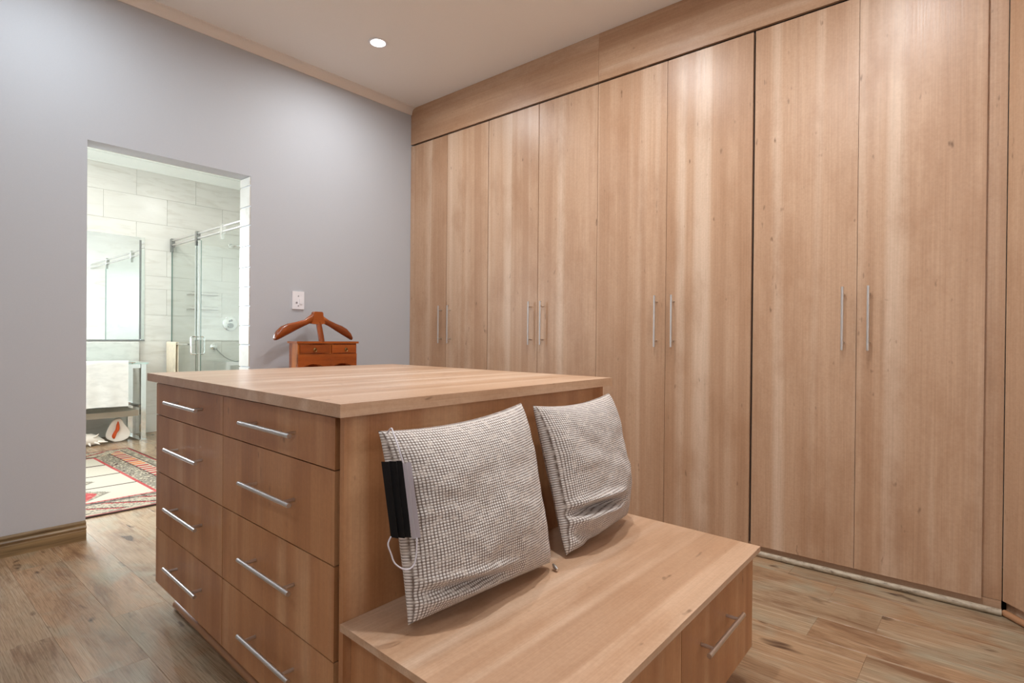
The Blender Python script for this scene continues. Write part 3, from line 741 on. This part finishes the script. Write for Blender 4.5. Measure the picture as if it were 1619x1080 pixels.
# washstand with glass top and chrome frame
ws = thing('washstand', (-3.15, -1.5, 0), 'glass-topped console on square chrome legs under the mirror', 'console')
box('glass_top', -3.42, -2.93, -2.35, -.995, .786, .800, mat('frosted_green_glass', srgb(190, 214, 208), .12), ws, .003)
for (x, yy) in ((-2.965, -1.035), (-3.33, -1.050), (-2.965, -2.28), (-3.33, -2.28)):
    box('leg', x-.026, x+.026, yy-.022, yy+.022, .022, .785, CHROME, ws, .003)
for yy in (-1.0425, -2.28):
    box('foot', -3.38, -2.915, yy-.034, yy+.034, .001, .021, CHROME, ws, .004)
for (a, c) in ((-2.965, '')[:1] and [(-2.965, 0), (-3.33, 0)]):
    box('frame_rail', a-.018, a+.018, -2.258, -1.06, .745, .784, CHROME, ws, .003)
box('end_rail', -3.303, -2.992, -1.06, -1.025, .34, .37, CHROME, ws, .003)
box('lower_shelf', -3.36, -2.95, -2.258, -1.075, .262, .318, mat('grey_brown_shelf', srgb(150, 136, 118), .5), ws, .003)
b = newbm(); tube(b, [(-2.90, -2.2, .806), (-2.90, -1.12, .806)], .007, 10)
for yy in (-2.15, -1.14): tube(b, [(-2.90, yy, .806), (-2.93, yy, .793)], .006, 8)
fin('towel_rail', b, CHROME, ws, smooth='auto')
towel('bath_towel', 'y', -1.86, -1.182, -2.90, .826, .375, .60, TOWW, 'white bath towel hanging over the front rail of the console', gap=.026, seed=1)
t = thing('wall_towel_bar', (BX, -1.5, .99), 'towel bar fixed to the tiles right below the mirror', 'towel rail')
b = newbm(); tube(b, [(BX+.05, -2.1, .990), (BX+.05, -.965, .990)], .007, 10)
for yy in (-2.05, -.99): tube(b, [(BX+.05, yy, .990), (BX+.004, yy, .990)], .007, 8)
fin('bar', b, CHROME, t, smooth='auto')
towel('bath_towel', 'y', -1.95, -.935, BX+.050, 1.008, .326, .55, TOWG, 'long pale towel hanging on the wall below the mirror', gap=.026, seed=4, amp=.004)

# ------------------------------------------------------------------ shells
SHW = mat('shell_white', srgb(240, 228, 214), .35); SHO = mat('shell_orange', srgb(214, 84, 30), .25); SHP = mat('shell_body', srgb(196, 170, 140), .5)
cs = thing('conch_shell', (-3.1, -1.215, 0), 'large upright conch shell with white lip and orange mouth', 'shell')
vd = (Vector((CP.x, CP.y, 0))-Vector((-3.1, -1.215, 0))).normalized(); vr = Vector((-vd.y, vd.x, 0))
if vr.dot(Vector((0, 1, 0))) < 0: vr = -vr
SB = Vector((-3.1, -1.215, 0))
TS = lambda a, d, z: SB+vr*a+vd*d+Vector((0, 0, z))
out = [(-.03, .004), (-.085, .035), (-.100, .075), (-.085, .130), (-.062, .185), (-.035, .222), (.0, .238), (.030, .228), (.060, .170), (.095, .120), (.105, .075), (.090, .035), (.045, .008), (.0, .001)]
def smoothloop(P, k=4):
    n = len(P); o = []
    for i in range(n):
        p0, p1, p2, p3 = [Vector((*P[(i+j) % n], 0)) for j in (-1, 0, 1, 2)]
        for q in range(k):
            t = q/k; v_ = .5*((2*p1)+(p2-p0)*t+(2*p0-5*p1+4*p2-p3)*t*t+(3*p1-p0-3*p2+p3)*t**3); o.append((v_.x, max(.001, v_.y)))
    return o
ol = smoothloop(out); cx_, cz_ = .0, .11
def ring_layers(b, layers, ol, T, cx=0, cz=.11, cap0=True, cap1=True):
    rs = []
    for (sc, d) in layers: rs.append([b.verts.new(T(cx+(a-cx)*sc, d, cz+(z-cz)*sc)) for a, z in ol])
    n = len(ol)
    for r0, r1 in zip(rs, rs[1:]):
        for k in range(n): b.faces.new((r0[k], r0[(k+1) % n], r1[(k+1) % n], r1[k]))
    if cap0: b.faces.new(rs[0][::-1])
    if cap1: b.faces.new(rs[-1])
b = newbm(); ring_layers(b, [(.10, .012), (.45, .016), (.85, .030), (.97, .030), (1.0, .020), (.98, .008), (.90, -.01), (.72, -.07), (.45, -.12), (.15, -.15)], ol, TS)
fin('shell_lip', b, SHW, cs, smooth='auto', ang=70)
mo = smoothloop([(.004, .215), (-.010, .175), (-.018, .130), (-.035, .095), (-.048, .060), (-.042, .035), (-.026, .030), (-.014, .060), (-.004, .090), (.012, .115), (.016, .150), (.012, .190)])
b = newbm(); ring_layers(b, [(1.0, .018), (.9, .034), (.6, .036), (.1, .030)], mo, TS, -.012, .11)
tag(fin('shell_mouth', b, SHO, cs, smooth='auto', ang=70), 'orange slit')
b = newbm(); lathe(b, [(0, .10), (.018, .085), (.03, .06), (.045, .05), (.05, .03), (.07, .015), (.06, -.03), (0, -.06)], 18, T=lambda a, c, d: TS(a*.9+.02, -.10-d*.7, .10+c*.9)); fin('shell_spire', b, SHP, cs, smooth='auto')
sp = thing('spider_shell', (-3.12, -1.40, 0), 'cream spiny conch shell lying at the doorway edge, left of the upright conch', 'shell')
SB2 = Vector((-3.02, -1.46, 0))
b = newbm()
TT = lambda a, d, z: SB2+vr*a+vd*d+Vector((0, 0, z))
pts = [(-.14, .055, .008), (-.10, .058, .035), (-.05, .062, .055), (0, .060, .058), (.04, .052, .048), (.075, .043, .030), (.11, .035, .012)]
tube(b, [TT(a, 0, z) for a, z, r_ in pts], [r_ for _, _, r_ in pts], 16); fin('shell_body', b, SHW, sp, smooth='auto')
for a, z, da, dz in ((-.06, .04, -.03, -.038), (-.01, .035, .015, -.034), (.03, .038, .05, -.022), (.065, .040, .075, -.004), (.02, .08, .05, .04), (-.06, .09, -.06, .045)):
    b = newbm(); tube(b, [TT(a, .03, z), TT(a+da*.6, .055, z+dz*.5), TT(a+da, .065, max(.004, z+dz))], [.014, .009, .002], 8); fin('spine', b, SHW, sp, smooth='auto')

# ------------------------------------------------------------------ rug
RX0, RX1, RY0, RY1 = -2.60, -.395, -2.75, -1.25
RUG = mat('woven_rug', (.5, .4, .35), .95, spec=.1); N_ = NT(RUG)
at = N_.new('ShaderNodeVertexColor', layer_name='Col'); rn = N_.noise(N_.coords((1, 1, 1), 0), 380, 2, .6)
N_.link(N_.mix(at.outputs[0], N_.ramp(rn, [(.3, (.7, .7, .7)), (.7, (1, 1, 1))]), .7, 'MULTIPLY'), N_.b.inputs['Base Color']); N_.bump(rn, .5, .002)
CR, RD, GY, DK, PK, TA = srgb(186, 177, 160), srgb(160, 54, 54), srgb(126, 118, 104), srgb(80, 62, 56), srgb(178, 92, 86), srgb(172, 160, 138)
h2 = lambda i, j: (math.sin(i*12.9898+j*78.233)*43758.5453) % 1
def rug_col(x, y):
    dr = RY1-y; dl = y-RY0; dn = RX1-x; df = x-RX0        # distances from right/left/near/far edges
    ds = min(dr, dl); de = min(dn, df)
    i, j = int(x*100+1000), int(y*100+1000)
    if min(ds, de) < .012: return DK
    if ds < .36 or de < .34:
        side = ds/.36 < de/.34
        q = ds if side else de; al = x if side else y
        if q < .024: return RD
        if q > (.335 if side else .315): return RD if (int(al*60) % 2) else PK
        if side:
            if q < .095: return GY if h2(i//2, j//2) > .35 else TA
            if q < .103: return DK
            if q < .205:
                return (RD if h2(int(al/.085), 1) > .3 else srgb(200, 110, 60)) if (al % .085) < .042 and .112 < q < .198 else TA
            if q < .213: return DK
            return (GY if h2(i//2, j//2) > .45 else (DK if h2(i, j) > .6 else TA))
        else:
            k = (al*1.0+q*1.3) % .20
            if q < .06: return GY if h2(i//2, j//2) > .4 else TA
            if q > .26: return GY if h2(i//2, j//2) > .5 else DK
            if k < .028: return RD
            if k < .05: return DK
            return TA if h2(i, j) > .3 else GY
    # field
    cy = (RY0+RY1)/2
    per = .395; k = (x+.735) % per
    if k < .024: return DK if h2(i, 3) > .25 else RD
    yy = abs((y-(-2.0)))
    kk = abs(k-per/2)/(per/2)
    w = .17*(1-kk)+.03*math.floor(3*(1-kk))/3
    if yy < w:
        r_ = yy/w
        if r_ > .82: return GY
        if r_ > .62: return TA if h2(i, j) > .4 else GY
        if r_ > .30: return PK if h2(i//2, j//2) > .4 else RD
        return RD if r_ > .15 else DK
    return CR
nx, ny = 196, 134
b = newbm(); cl = b.loops.layers.float_color.new('Col')
G = [[b.verts.new((RX0+(RX1-RX0)*i/nx, RY0+(RY1-RY0)*j/ny, .009+.0015*noise.noise(Vector((i*.06, j*.06, 0))))) for j in range(ny+1)] for i in range(nx+1)]
for i in range(nx):
    for j in range(ny):
        f = b.faces.new((G[i][j], G[i+1][j], G[i+1][j+1], G[i][j+1])); c = rug_col(RX0+(RX1-RX0)*(i+.5)/nx, RY0+(RY1-RY0)*(j+.5)/ny)
        for l in f.loops: l[cl] = (*c, 1)
ring = [G[i][0] for i in range(nx+1)]+[G[nx][j] for j in range(1, ny+1)]+[G[i][ny] for i in range(nx-1, -1, -1)]+[G[0][j] for j in range(ny-1, 0, -1)]
low = [b.verts.new((v_.co.x, v_.co.y, .0005)) for v_ in ring]
for k in range(len(ring)):
    f = b.faces.new((ring[k], ring[(k+1) % len(ring)], low[(k+1) % len(ring)], low[k]))
    for l in f.loops: l[cl] = (*DK, 1)
rug = tag(fin('rug', b, RUG), 'cream rug with red and grey woven borders on the bathroom floor', 'rug')
rug.rotation_euler.z = math.radians(0)
